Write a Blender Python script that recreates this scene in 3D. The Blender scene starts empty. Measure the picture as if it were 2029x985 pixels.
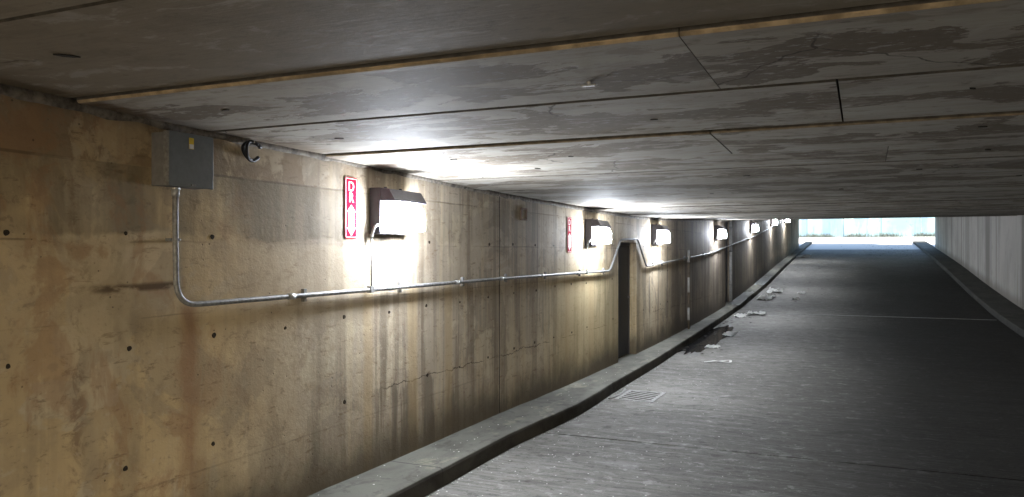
import bpy, bmesh, math, random
from mathutils import Vector, noise, Matrix
random.seed(7)
R = math.radians
sc = bpy.context.scene
COL = sc.collection

# ---------------------------------------------------------------- camera, sky, sun, exposure
cam = bpy.data.cameras.new('camera'); cam_o = bpy.data.objects.new('camera', cam); COL.objects.link(cam_o)
cam_o.location = (0, 0, 0); cam_o.rotation_euler = (R(90), 0, R(24.0))
cam.sensor_width = 36; cam.lens = 36*1562/2029; cam.shift_y = 7.5/2029
cam.clip_start = 0.05; cam.clip_end = 3000
sc.camera = cam_o
SUN_EL, SUN_AZ = 27, 24                     # azimuth measured from -Y towards +X
w = bpy.data.worlds.new('World'); sc.world = w; w.use_nodes = True
wn = w.node_tree; bg = wn.nodes['Background']
sky = wn.nodes.new('ShaderNodeTexSky'); sky.sky_type = 'NISHITA'; sky.sun_disc = False
sky.sun_elevation = R(SUN_EL); sky.sun_rotation = R(180-SUN_AZ)
wn.links.new(sky.outputs[0], bg.inputs[0]); bg.inputs[1].default_value = 0.12
sun = bpy.data.lights.new('sun', 'SUN'); sun.energy = 5.0; sun.angle = R(0.5); sun.color = (1, .93, .82)
sun_o = bpy.data.objects.new('sun', sun); COL.objects.link(sun_o)
sd = Vector((math.sin(R(SUN_AZ))*math.cos(R(SUN_EL)), -math.cos(R(SUN_AZ))*math.cos(R(SUN_EL)), math.sin(R(SUN_EL))))
sun_o.rotation_euler = sd.to_track_quat('Z', 'Y').to_euler(); sun_o.location = (20, -30, 30)
vs = sc.view_settings
vs.view_transform = 'Standard'; vs.look = 'None'; vs.gamma = 1; vs.use_curve_mapping = False
vs.exposure = 2.5
LAMP_POWER = 58.0                           # radiance of the lit glass
cy = sc.cycles
cy.use_denoising = True; cy.max_bounces = 10; cy.diffuse_bounces = 6; cy.sample_clamp_indirect = 6
cy.caustics_reflective = False; cy.caustics_refractive = False

# ---------------------------------------------------------------- profiles of the sagging tunnel
XL, XR, Y0, Y1 = -3.6, 3.8, -4.3, 51.5
KP = [(-60,-1.73),(4.58,-1.735),(5.8,-1.745),(7.89,-1.75),(9.44,-1.772),(12.3,-1.774),(13.5,-1.768),(16.6,-1.722),(23.35,-1.523),(29,-1.19),(38,-.556),(52.3,.315),(64,.98),(90,1.9)]
CP = [(-30,.92),(2.34,.765),(3.69,.736),(4.69,.726),(5.97,.695),(7.69,.655),(10.22,.636),(13.7,.636),(17.65,.743),(23.35,.934),(30.48,1.21),(40,1.63),(50.2,2.122),(60,2.6)]
def interp(P):
    n = len(P); d = [(P[i+1][1]-P[i][1])/(P[i+1][0]-P[i][0]) for i in range(n-1)]
    m = [d[0]] + [(d[i-1]*(P[i+1][0]-P[i][0]) + d[i]*(P[i][0]-P[i-1][0]))/(P[i+1][0]-P[i-1][0]) for i in range(1, n-1)] + [d[-1]]
    def f(x):
        if x <= P[0][0]: return P[0][1]
        for i in range(n-1):
            if x <= P[i+1][0]:
                h = P[i+1][0]-P[i][0]; t = (x-P[i][0])/h
                return ((1+2*t)*(1-t)**2*P[i][1] + t*(1-t)**2*h*m[i] + t*t*(3-2*t)*P[i+1][1] + t*t*(t-1)*h*m[i+1])
        return P[-1][1]
    return f
K, C = interp(KP), interp(CP)
KH = .15
def road_z(y): return K(y) - KH
EDGE = interp([(-60,-3.10),(5.0,-3.10),(6.4,-3.115),(7.0,-3.115),(7.5,-3.09),(8.1,-3.055),(8.8,-3.05),(9.5,-3.075),(10.3,-3.12),(11.4,-3.145),(12.7,-3.165),(15,-3.22),(18.3,-3.27),(22.4,-3.29),(28,-3.25),(36,-3.24),(52,-3.3),(90,-3.3)])
def frange(a, b, s):
    n = max(1, round((b-a)/s)); return [a+(b-a)*i/n for i in range(n+1)]

# ---------------------------------------------------------------- object helpers
def link(o, parent=None):
    COL.objects.link(o)
    if parent is not None: o.parent = parent
    return o
def obj(name, bm, mats, parent=None, smooth=False, recalc=True):
    me = bpy.data.meshes.new(name)
    if recalc: bmesh.ops.recalc_face_normals(bm, faces=bm.faces)
    bm.to_mesh(me); bm.free()
    for m in (mats if isinstance(mats, (list, tuple)) else [mats]): me.materials.append(m)
    if smooth:
        for p in me.polygons: p.use_smooth = True
    return link(bpy.data.objects.new(name, me), parent)
def tag(o, label, cat, group=None):
    o['label'] = label; o['category'] = cat
    if group: o['group'] = group
    return o
def struct(o): o['kind'] = 'structure'; return o
def stuff(o): o['kind'] = 'stuff'; return o
def thing(name, label, cat, loc=(0,0,0), group=None):
    o = bpy.data.objects.new(name, None); link(o); o.location = loc; o.empty_display_size = .1
    return tag(o, label, cat, group)
def copy_tree(o, parent=None):
    c = o.copy(); COL.objects.link(c)
    if parent is not None: c.parent = parent
    for ch in list(o.children): copy_tree(ch, c)
    return c
def box(bm, x0, x1, y0, y1, z0, z1, bev=0, mi=0):
    vs_ = [bm.verts.new((x, y, z)) for x in (x0, x1) for y in (y0, y1) for z in (z0, z1)]
    fs = [bm.faces.new([vs_[i] for i in q]) for q in ((0,1,3,2),(4,6,7,5),(0,4,5,1),(2,3,7,6),(0,2,6,4),(1,5,7,3))]
    for f in fs: f.material_index = mi
    if bev:
        es = {e for f in fs for e in f.edges}
        bmesh.ops.bevel(bm, geom=list(es), offset=bev, segments=2, affect='EDGES', profile=.6)
def prism(bm, pts, axis, a, b, mi=0):
    """closed outline pts (2-D) extruded along axis x/y/z from a to b"""
    def P(u, v, t): return {'x': (t, u, v), 'y': (u, t, v), 'z': (u, v, t)}[axis]
    lo = [bm.verts.new(P(u, v, a)) for u, v in pts]; hi = [bm.verts.new(P(u, v, b)) for u, v in pts]
    n = len(pts)
    fs = [bm.faces.new(lo), bm.faces.new(hi[::-1])] + [bm.faces.new((lo[i], lo[(i+1) % n], hi[(i+1) % n], hi[i])) for i in range(n)]
    for f in fs: f.material_index = mi
    return fs
def tube(bm, pts, r, n=10, cap=True):
    pts = [Vector(p) for p in pts]; rings = []
    rr = r if isinstance(r, (list, tuple)) else [r]*len(pts)
    up = None
    for i, p in enumerate(pts):
        t = ((pts[min(i+1, len(pts)-1)] - pts[i]).normalized() + (pts[i] - pts[max(i-1, 0)]).normalized()).normalized()
        if up is None:
            up = Vector((1, 0, 0)) if abs(t.x) < .9 else Vector((0, 0, 1))
        up = (up - t*up.dot(t)).normalized(); sdv = t.cross(up)
        rings.append([bm.verts.new(p + (up*math.cos(2*math.pi*k/n) + sdv*math.sin(2*math.pi*k/n))*rr[i]) for k in range(n)])
    for a, b in zip(rings, rings[1:]):
        for k in range(n): bm.faces.new((a[k], a[(k+1) % n], b[(k+1) % n], b[k]))
    if cap: bm.faces.new(rings[0][::-1]); bm.faces.new(rings[-1])
def round_path(pts, rad, seg=6):
    pts = [Vector(p) for p in pts]; out = [pts[0]]
    for a, b, c in zip(pts, pts[1:], pts[2:]):
        u, v = (a-b), (c-b); d = min(rad, u.length*.45, v.length*.45)
        p, q = b+u.normalized()*d, b+v.normalized()*d
        for i in range(seg+1):
            t = i/seg; out.append(p*(1-t)**2 + b*2*t*(1-t) + q*t*t)
    return out + [pts[-1]]
def set_attr(o, name, fn):
    a = o.data.attributes.new(name, 'FLOAT', 'POINT')
    for i, v in enumerate(o.data.vertices): a.data[i].value = fn(v.co)

# ---------------------------------------------------------------- node helpers
class T:
    def __init__(s, name, rough=.85, spec=.3, metal=0):
        s.m = bpy.data.materials.new(name); s.m.use_nodes = True; s.t = s.m.node_tree
        s.b = s.t.nodes['Principled BSDF']
        s.b.inputs['Roughness'].default_value = rough; s.b.inputs['Metallic'].default_value = metal
        s.b.inputs['Specular IOR Level'].default_value = spec
        s.pos = s.n('ShaderNodeNewGeometry').outputs['Position']
        s.obj = s.n('ShaderNodeTexCoord').outputs['Object']
    def n(s, k, **kw):
        x = s.t.nodes.new(k)
        for a, v in kw.items(): setattr(x, a, v)
        return x
    def set(s, sock, v):
        if hasattr(v, 'is_output'): s.t.links.new(v, sock)
        elif isinstance(v, tuple) and len(v) == 3 and sock.type == 'RGBA': sock.default_value = (*v, 1)
        else: sock.default_value = v
    def m2(s, op, a, b=0.0, clamp=False):
        x = s.n('ShaderNodeMath', operation=op, use_clamp=clamp); s.set(x.inputs[0], a); s.set(x.inputs[1], b); return x.outputs[0]
    def mul(s, a, b): return s.m2('MULTIPLY', a, b)
    def add(s, a, b): return s.m2('ADD', a, b)
    def sub(s, a, b): return s.m2('SUBTRACT', a, b)
    def inv(s, a): return s.m2('SUBTRACT', 1.0, a, True)
    def xyz(s, v=None):
        x = s.n('ShaderNodeSeparateXYZ'); s.set(x.inputs[0], v or s.pos); return x.outputs
    def comb(s, x, y, z):
        c = s.n('ShaderNodeCombineXYZ'); [s.set(c.inputs[i], v) for i, v in enumerate((x, y, z))]; return c.outputs[0]
    def noise(s, sx, sy, sz, detail=4, rough=.55, dist=0, off=0, v=None):
        mp = s.n('ShaderNodeMapping'); s.set(mp.inputs['Vector'], v or s.pos)
        mp.inputs['Scale'].default_value = (sx, sy, sz); mp.inputs['Location'].default_value = (off, off*1.7, off*.6)
        t = s.n('ShaderNodeTexNoise'); s.t.links.new(mp.outputs[0], t.inputs['Vector'])
        t.inputs['Scale'].default_value = 1; t.inputs['Detail'].default_value = detail
        t.inputs['Roughness'].default_value = rough; t.inputs['Distortion'].default_value = dist
        return t.outputs['Fac']
    def step(s, v, a, b):                      # 0 at a, 1 at b (a may exceed b)
        x = s.n('ShaderNodeMapRange', interpolation_type='SMOOTHSTEP')
        s.set(x.inputs['Value'], v)
        if a < b: x.inputs['From Min'].default_value, x.inputs['From Max'].default_value = a, b
        else:
            x.inputs['From Min'].default_value, x.inputs['From Max'].default_value = b, a
            x.inputs['To Min'].default_value, x.inputs['To Max'].default_value = 1, 0
        return x.outputs[0]
    def band(s, v, c, hw, soft):               # 1 within hw of c
        return s.step(s.m2('ABSOLUTE', s.sub(v, c)), hw+soft, hw)
    def mix(s, f, a, b, mode='MIX'):
        x = s.n('ShaderNodeMix', data_type='RGBA', blend_type=mode)
        s.set(x.inputs[0], f); s.set(x.inputs[6], a); s.set(x.inputs[7], b); return x.outputs[2]
    def attr(s, name): return s.n('ShaderNodeAttribute', attribute_name=name).outputs['Fac']
    def bump(s, h, strength=.3, dist=.01):
        x = s.n('ShaderNodeBump'); x.inputs['Strength'].default_value = strength; x.inputs['Distance'].default_value = dist
        s.set(x.inputs['Height'], h); s.t.links.new(x.outputs[0], s.b.inputs['Normal'])
    def color(s, c): s.set(s.b.inputs['Base Color'], c)
    def rough(s, v): s.set(s.b.inputs['Roughness'], v)
def plain(name, c, rough=.6, spec=.4, metal=0, var=.15, scale=30):
    t = T(name, rough, spec, metal)
    n = t.noise(scale, scale, scale, 5, .6, v=t.obj)
    dk = tuple(x*(1-var) for x in c); lt = tuple(min(1, x*(1+var)) for x in c)
    t.color(t.mix(t.step(n, .3, .7), dk, lt)); t.bump(n, .12, .003)
    return t.m

# ---------------------------------------------------------------- wall concrete
def wall_material():
    t = T('stained_wall_concrete', .82, .18)
    x, y, z = t.xyz(); hb, ht = t.attr('height_above_base'), t.attr('depth_below_top')
    big = t.noise(.6, .6, .75, 5, .6); mid = t.noise(2.2, 2.2, 2.6, 6, .65, .4, 3); fine = t.noise(24, 24, 30, 5, .7)
    col = t.mix(t.step(big, .32, .68), (.372, .294, .195), (.50, .41, .285))
    col = t.mix(t.step(y, 4.8, 3.4), col, t.mix(t.step(big, .32, .68), (.46, .345, .19), (.60, .465, .27)))  # entrance end painted warmer and brighter to carry the warm daylight
    col = t.mix(t.mul(t.step(mid, .48, .62), .4), col, (.31, .24, .155))
    # cool white of the lamps painted in as grey along the middle stretch
    lamp_grey = t.mul(t.step(t.add(y, t.mul(big, 1.2)), 4.0, 5.4), t.step(y, 10.5, 8.2))
    col = t.mix(t.mul(lamp_grey, .6), col, (.33, .295, .245))
    run_ = t.step(y, 4.0, 5.6)
    # render patches with a sharp ragged edge, pale and dark
    pale = t.step(t.noise(.8, .95, .9, 8, .58, .5, 11), .535, .55)
    col = t.mix(t.mul(pale, .55), col, (.49, .42, .30))
    grey = t.step(t.noise(.7, 1.1, .8, 8, .58, .6, 23), .55, .57)
    col = t.mix(t.mul(grey, t.add(.38, t.mul(run_, .32))), col, (.23, .195, .148))
    bl = t.step(t.noise(2.6, 2.6, 2.2, 8, .66, .7, 35), .53, .60)
    col = t.mix(t.mul(bl, .30), col, (.21, .155, .10))
    # vertical run-down streaks, faint near the entrance and strong past the first lamp
    st = t.noise(6, 6, .28, 5, .6, .25, 5); st2 = t.noise(2.6, 2.6, .16, 4, .6, .3, 8); st3 = t.noise(22, 22, .7, 4, .6, .2, 9)
    far = t.mul(t.step(y, 11.5, 24), t.step(y, 46, 34)); run = t.add(.28, t.mul(t.step(y, 4.0, 5.6), .72))
    col = t.mix(t.mul(t.mul(t.step(st, .52, .61), t.add(.6, t.mul(far, .3))), run), col, (.17, .138, .10))
    col = t.mix(t.mul(t.mul(t.step(st2, .53, .61), t.add(.5, t.mul(far, .45))), run), col, (.14, .115, .088))
    col = t.mix(t.mul(t.mul(t.step(st, .47, .38), .6), run), col, (.47, .385, .26))
    col = t.mix(t.mul(t.mul(t.step(st3, .55, .68), .4), run), col, (.17, .135, .10))
    # horizontal flecks and scuffs left by the formwork
    fl = t.noise(5, 5, 22, 7, .72, .2, 47); fl2 = t.noise(11, 11, 15, 6, .72, .3, 53)
    col = t.mix(t.mul(t.step(fl, .57, .66), .6), col, (.15, .10, .06))
    col = t.mix(t.mul(t.step(fl2, .56, .66), .5), col, (.19, .14, .09))
    col = t.mix(t.mul(t.step(fl2, .43, .34), .35), col, (.50, .43, .32))
    # damp olive band under the upper form line
    wob = t.mul(t.sub(t.noise(1.3, 1.3, .01, 5, .6, 0, 2), .5), .30)
    zb = t.sub(z, wob)
    band = t.mul(t.step(zb, .075, .105), t.step(z, .475, .465))
    bandn = t.mul(band, t.step(t.noise(3.5, 3.5, .8, 5, .6, .3, 31), .25, .62))
    near = t.step(y, 6.2, 4.5)
    col = t.mix(t.mul(bandn, t.add(.25, t.mul(near, .5))), col, (.15, .124, .082))
    top = t.step(z, .465, .475)
    col = t.mix(t.mul(t.mul(top, near), t.mul(t.step(t.noise(2.2, 2.2, 1.6, 7, .65, .4, 41), .44, .50), .7)), col, (.20, .145, .09))
    mb = t.mul(t.mul(t.step(zb, .07, .03), t.step(zb, -.75, -.25)), near)
    col = t.mix(t.mul(mb, .3), col, (.53, .435, .30))
    rust = t.mul(t.mul(t.step(t.noise(3.2, 3.2, 2.2, 7, .65, .5, 19), .50, .58), t.step(y, 4.3, 3.2)), .42)
    col = t.mix(rust, col, (.30, .165, .085))
    # form-board lines, broken up
    brk = t.step(t.noise(1.6, 1.6, 6, 4, .6, 0, 14), .40, .58)
    wz = t.add(z, t.mul(t.sub(t.noise(1.2, 1.2, .2, 4, .6, 0, 6), .5), .03))
    for c_, hw, s_, k_ in ((.468, .004, .006, .55), (.06, .003, .005, .5), (-.36, .002, .004, .35), (-1.30, .003, .006, .25)):
        col = t.mix(t.mul(t.mul(t.band(wz, c_, hw, s_), brk), k_), col, (.085, .062, .04))
    wy = t.add(y, t.mul(t.sub(t.noise(.5, .5, 3, 5, .6, 0, 16), .5), .08))
    sm = t.mul(t.mul(t.band(wz, -.19, .008, .025), t.step(t.noise(3.5, 3.5, 9, 5, .65, 0, 44), .42, .58)), t.mul(t.step(y, 2.7, 2.9), t.step(y, 3.6, 3.3)))
    col = t.mix(t.mul(sm, .85), col, (.085, .055, .03))
    # wet run-down patch hanging from a crack low on the wall
    wl = t.add(z, t.mul(t.sub(t.noise(7, 7, .3, 4, .6, 0, 61), .5), .5))
    wetp = t.mul(t.mul(t.step(wl, -1.10, -1.16), t.step(t.noise(5.5, 5.5, .4, 4, .6, .2, 63), .44, .54)), t.mul(t.step(y, 5.2, 5.5), t.step(y, 7.3, 6.6)))
    col = t.mix(t.mul(wetp, .75), col, (.135, .112, .085))
    crk = t.mul(t.band(t.add(z, t.mul(t.sub(t.noise(3, 3, 3, 6, .7, 0, 66), .5), .16)), -1.12, .0025, .004), t.mul(t.step(y, 5.3, 5.6), t.step(t.noise(1.2, 1.2, 1, 3, .5, 0, 67), .42, .5)))
    col = t.mix(t.mul(crk, .8), col, (.05, .035, .02))
    olive = t.mul(t.mul(t.step(y, 8.8, 9.8), t.step(y, 14.5, 12.5)), t.step(z, .1, -.5))
    col = t.mix(t.mul(olive, .45), col, (.34, .27, .12))
    pit = t.step(t.noise(6, 5, 4, 7, .72, .6, 17), .50, .60)
    low = t.step(z, -.25, -.35)
    col = t.mix(t.mul(t.mul(t.band(wy, 2.72, .006, .06), pit), .6), col, (.16, .10, .06))
    col = t.mix(t.mul(t.mul(t.band(wy, 3.44, .015, .09), low), t.mul(t.step(t.noise(4, 4, 1.1, 6, .65, .3, 83), .25, .72), .75)), col, (.27, .15, .08))
    for yy, hw in ((5.27, .03), (5.95, .05), (9.9, .06), (10.9, .09), (6.6, .04)):
        col = t.mix(t.mul(t.mul(t.band(wy, yy, hw, .06), low), .5), col, (.37, .275, .15))
    # grime rising from the kerb, darker tone far in, easing off near the mouth
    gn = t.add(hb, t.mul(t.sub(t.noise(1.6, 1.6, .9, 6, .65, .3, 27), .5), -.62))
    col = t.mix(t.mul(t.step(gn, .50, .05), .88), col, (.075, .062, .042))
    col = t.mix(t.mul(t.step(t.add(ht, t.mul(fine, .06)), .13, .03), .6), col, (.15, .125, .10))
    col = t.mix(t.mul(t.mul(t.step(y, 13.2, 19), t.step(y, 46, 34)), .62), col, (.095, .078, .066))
    # pores and pin holes
    vor = t.n('ShaderNodeTexVoronoi'); vor.inputs['Scale'].default_value = 17; t.t.links.new(t.pos, vor.inputs['Vector'])
    pore = t.mul(t.step(vor.outputs['Distance'], .12, .06), t.step(t.noise(3, 3, 3, 3, .5, 0, 51), .54, .6))
    col = t.mix(t.mul(pore, .7), col, (.07, .055, .04))
    col = t.mix(t.mul(t.step(fine, .58, .8), .5), col, (.17, .14, .10))
    t.color(col)
    t.rough(t.add(.62, t.mul(fine, .3)))
    t.bump(t.add(t.add(t.mul(fine, .6), t.mul(fl2, .6)), t.mul(pore, -.8)), .4, .012)
    return t.m
def far_wall_material():
    t = T('pale_streaked_concrete', .8, .3)
    x, y, z = t.xyz(); hb = t.attr('height_above_base')
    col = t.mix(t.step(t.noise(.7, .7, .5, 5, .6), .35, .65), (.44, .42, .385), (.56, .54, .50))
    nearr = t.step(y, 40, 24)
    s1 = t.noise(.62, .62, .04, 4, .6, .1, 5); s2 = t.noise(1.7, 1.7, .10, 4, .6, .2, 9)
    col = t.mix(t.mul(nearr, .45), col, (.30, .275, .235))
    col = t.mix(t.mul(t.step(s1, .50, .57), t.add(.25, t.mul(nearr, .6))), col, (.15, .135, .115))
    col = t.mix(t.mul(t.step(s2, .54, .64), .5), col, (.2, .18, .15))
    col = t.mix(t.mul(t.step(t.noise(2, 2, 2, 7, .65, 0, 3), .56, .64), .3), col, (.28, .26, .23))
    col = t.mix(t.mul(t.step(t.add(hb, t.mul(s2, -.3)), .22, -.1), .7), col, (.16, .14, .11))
    t.color(col); t.bump(t.noise(20, 20, 20, 5, .65), .3, .01)
    return t.m
def ceiling_material():
    t = T('peeling_ceiling_concrete', .85, .07)
    x, y, z = t.xyz(); c = t.attr('across_slab'); sid = t.attr('slab_seed')
    v = t.comb(x, t.add(y, t.mul(sid, 7.3)), t.mul(sid, 3.1))
    fine = t.noise(26, 40, 20, 5, .7); brush = t.noise(2.2, 60, 5, 4, .6)
    col = t.mix(t.step(t.noise(.5, 1.3, 1, 5, .6, 0, 0, v), .3, .7), (.325, .298, .252), (.415, .392, .342))
    col = t.mix(t.mul(t.step(brush, .45, .7), .3), col, (.20, .185, .16))
    col = t.mix(t.mul(t.step(t.noise(.9, 3, 1, 6, .62, .4, 4, v), .5, .66), .3), col, (.20, .178, .15))
    peel = t.add(t.noise(1.5, 3.2, 1, 9, .60, .5, 7, v), t.mul(t.m2('ABSOLUTE', t.sub(c, .52)), -.30))
    pk = t.mul(t.step(peel, .448, .458), t.step(y, 2.74, 2.78))
    col = t.mix(t.mul(pk, .82), col, t.mix(t.step(fine, .35, .7), (.125, .10, .075), (.17, .142, .11)))
    flake = t.mul(pk, t.step(t.noise(12, 30, 10, 6, .7, 0, 13), .57, .62))
    col = t.mix(t.mul(flake, .8), col, (.37, .36, .33))
    scuff = t.mul(t.step(t.noise(1.6, 16, 4, 7, .65, .3, 29, v), .57, .63), t.step(y, 4.6, 6))
    col = t.mix(t.mul(scuff, .55), col, (.47, .47, .455))
    scd = t.mul(t.step(t.noise(1.1, 10, 4, 6, .65, .3, 39, v), .55, .63), t.step(y, 4.6, 7))
    col = t.mix(t.mul(scd, .5), col, (.14, .135, .12))
    edge = t.step(t.add(x, t.mul(t.noise(2, 3, 1, 5, .6), .5)), -2.98, -3.32)
    col = t.mix(t.mul(t.mul(edge, t.step(y, 5.6, 4.3)), .7), col, (.15, .105, .07))
    col = t.mix(t.mul(t.step(y, 2.78, 2.6), .7), col, (.175, .138, .092))
    blot = t.noise(3.2, 6.5, 3, 8, .68, .5, 57)
    col = t.mix(t.mul(t.step(blot, .52, .62), .45), col, (.17, .14, .105))
    col = t.mix(t.mul(t.step(t.noise(9, 14, 8, 6, .7, .3, 59), .57, .66), .45), col, (.15, .125, .095))
    col = t.mix(t.mul(t.step(blot, .45, .36), .35), col, (.44, .42, .385))
    cv = t.n('ShaderNodeTexVoronoi', feature='DISTANCE_TO_EDGE'); cv.inputs['Scale'].default_value = .55
    wv = t.n('ShaderNodeVectorMath', operation='ADD'); nn = t.n('ShaderNodeTexNoise'); nn.inputs['Scale'].default_value = 3; nn.inputs['Detail'].default_value = 4
    t.t.links.new(v, nn.inputs['Vector'])
    sc_ = t.n('ShaderNodeVectorMath', operation='SCALE'); sc_.inputs['Scale'].default_value = .35; t.t.links.new(nn.outputs['Color'], sc_.inputs[0])
    t.t.links.new(v, wv.inputs[0]); t.t.links.new(sc_.outputs[0], wv.inputs[1]); t.t.links.new(wv.outputs[0], cv.inputs['Vector'])
    crack = t.mul(t.step(cv.outputs['Distance'], .0045, .0015), t.step(t.noise(.8, .8, 1, 3, .5, 0, 33), .5, .58))
    col = t.mix(t.mul(crack, .75), col, (.06, .05, .04))
    t.color(col); t.rough(t.add(.60, t.mul(fine, .3)))
    t.bump(t.add(t.add(t.mul(fine, .4), t.mul(brush, .3)), t.mul(pk, -.5)), .35, .008)
    return t.m
def road_material():
    t = T('brushed_road_concrete', .7, .09)
    x, y, z = t.xyz()
    fine = t.noise(30, 30, 30, 5, .7); br = t.noise(1.1, 34, 4, 5, .65, .2); br2 = t.noise(.35, 9, 1, 5, .6, .2, 5)
    big = t.noise(.45, .35, .4, 6, .6, .4, 2)
    col = t.mix(t.step(big, .34, .66), (.122, .117, .104), (.195, .188, .170))
    col = t.mix(t.mul(t.step(br, .46, .66), .35), col, (.08, .078, .07))
    col = t.mix(t.mul(t.step(br, .46, .32), .35), col, (.25, .25, .24))
    col = t.mix(t.mul(t.step(br2, .5, .65), .4), col, (.125, .12, .11))
    # light falloff painted in: road colour darkens away from the lamp wall
    right_shade = t.mul(t.step(t.add(x, t.mul(t.sub(big, .5), 2.4)), -1.9, .9), t.step(y, 50, 32))
    mot = t.noise(2.2, 5, 2, 8, .68, .5, 18)
    col = t.mix(t.mul(t.step(mot, .52, .66), .55), col, (.07, .068, .062))
    col = t.mix(t.mul(t.step(mot, .44, .33), .4), col, (.27, .27, .258))
    jn = t.mul(t.band(t.add(y, t.mul(t.sub(t.noise(2, 2, 2, 6, .7, 0, 71), .5), .3)), 7.72, .02, .14), t.step(t.noise(7, 7, 7, 4, .6, 0, 72), .5, .6))
    col = t.mix(t.mul(jn, .6), col, (.3, .3, .285))
    col = t.mix(t.mul(right_shade, .92), col, (.0125, .011, .0085))
    grain = t.noise(14, 26, 20, 6, .75, .2, 77); lines = t.noise(.8, 17, 6, 7, .75, .15, 79); fk = t.noise(6, 7, 6, 8, .78, .3, 91)
    col = t.mix(t.mul(t.step(grain, .55, .66), .5), col, (.055, .053, .048))
    col = t.mix(t.mul(t.step(grain, .44, .33), t.sub(.4, t.mul(right_shade, .34))), col, (.26, .26, .25))
    col = t.mix(t.mul(t.step(fk, .55, .61), .6), col, (.05, .047, .040))
    col = t.mix(t.mul(t.mul(t.step(fk, .44, .38), .6), t.inv(t.mul(right_shade, .85))), col, (.32, .315, .30))
    col = t.mix(t.mul(t.step(lines, .55, .64), .45), col, (.05, .048, .043))
    col = t.mix(t.mul(t.step(lines, .43, .35), t.add(.4, t.mul(right_shade, -.34))), col, (.25, .25, .24))
    wet = t.mul(t.step(t.add(x, t.mul(t.noise(.8, .45, 1, 6, .6, .3, 8), 1.7)), -1.95, -2.15), t.mul(t.step(y, 13.6, 15.5), t.step(y, 24, 20)))
    col = t.mix(t.mul(wet, .6), col, (.06, .058, .055))
    spk = t.step(t.noise(55, 55, 55, 3, .6, 0, 3), .70, .74)
    col = t.mix(t.mul(spk, .6), col, (.5, .5, .48))
    col = t.mix(t.mul(t.step(fine, .6, .8), .5), col, (.09, .088, .08))
    col = t.mix(t.step(y, 51.5, 53.5), col, (.45, .43, .40))
    t.color(col); t.rough(t.sub(t.add(.55, t.mul(br, .3)), t.mul(wet, .35)))
    t.bump(t.add(t.add(t.mul(fine, .35), br), t.mul(grain, .8)), .6, .012)
    return t.m
def kerb_material():
    t = T('worn_kerb_concrete', .8, .12)
    x, y, z = t.xyz(); up = t.attr('kerb_top')
    fine = t.noise(28, 28, 28, 5, .7); mid = t.noise(1.6, .9, 2, 7, .62, .3)
    col = t.mix(t.step(mid, .36, .64), (.08, .078, .066), (.135, .132, .113))
    col = t.mix(t.mul(t.step(t.noise(3, 1.6, 2, 6, .65, .4, 9), .55, .64), .5), col, (.25, .235, .18))
    col = t.mix(t.mul(t.step(fine, .58, .78), .45), col, (.11, .105, .09))
    face = t.mul(t.step(up, .96, .80), t.add(.55, t.mul(t.step(x, 0, -.1), .45)))      # near-black kerb face along the gutter, weaker on the right
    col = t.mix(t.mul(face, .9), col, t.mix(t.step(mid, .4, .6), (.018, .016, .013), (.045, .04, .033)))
    col = t.mix(t.mul(t.step(x, 0, .1), .62), col, (.03, .029, .026))  # right kerb darkened as well, the same falloff put into its colour
    col = t.mix(t.mul(t.step(t.noise(5, 4, 5, 8, .75, .4, 95), .53, .62), .5), col, (.05, .048, .04))
    kj = t.m2('PINGPONG', t.add(y, .4), 1.5)
    col = t.mix(t.mul(t.step(kj, .014, .004), .7), col, (.03, .028, .024))
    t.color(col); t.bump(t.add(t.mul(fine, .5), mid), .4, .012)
    return t.m

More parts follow.
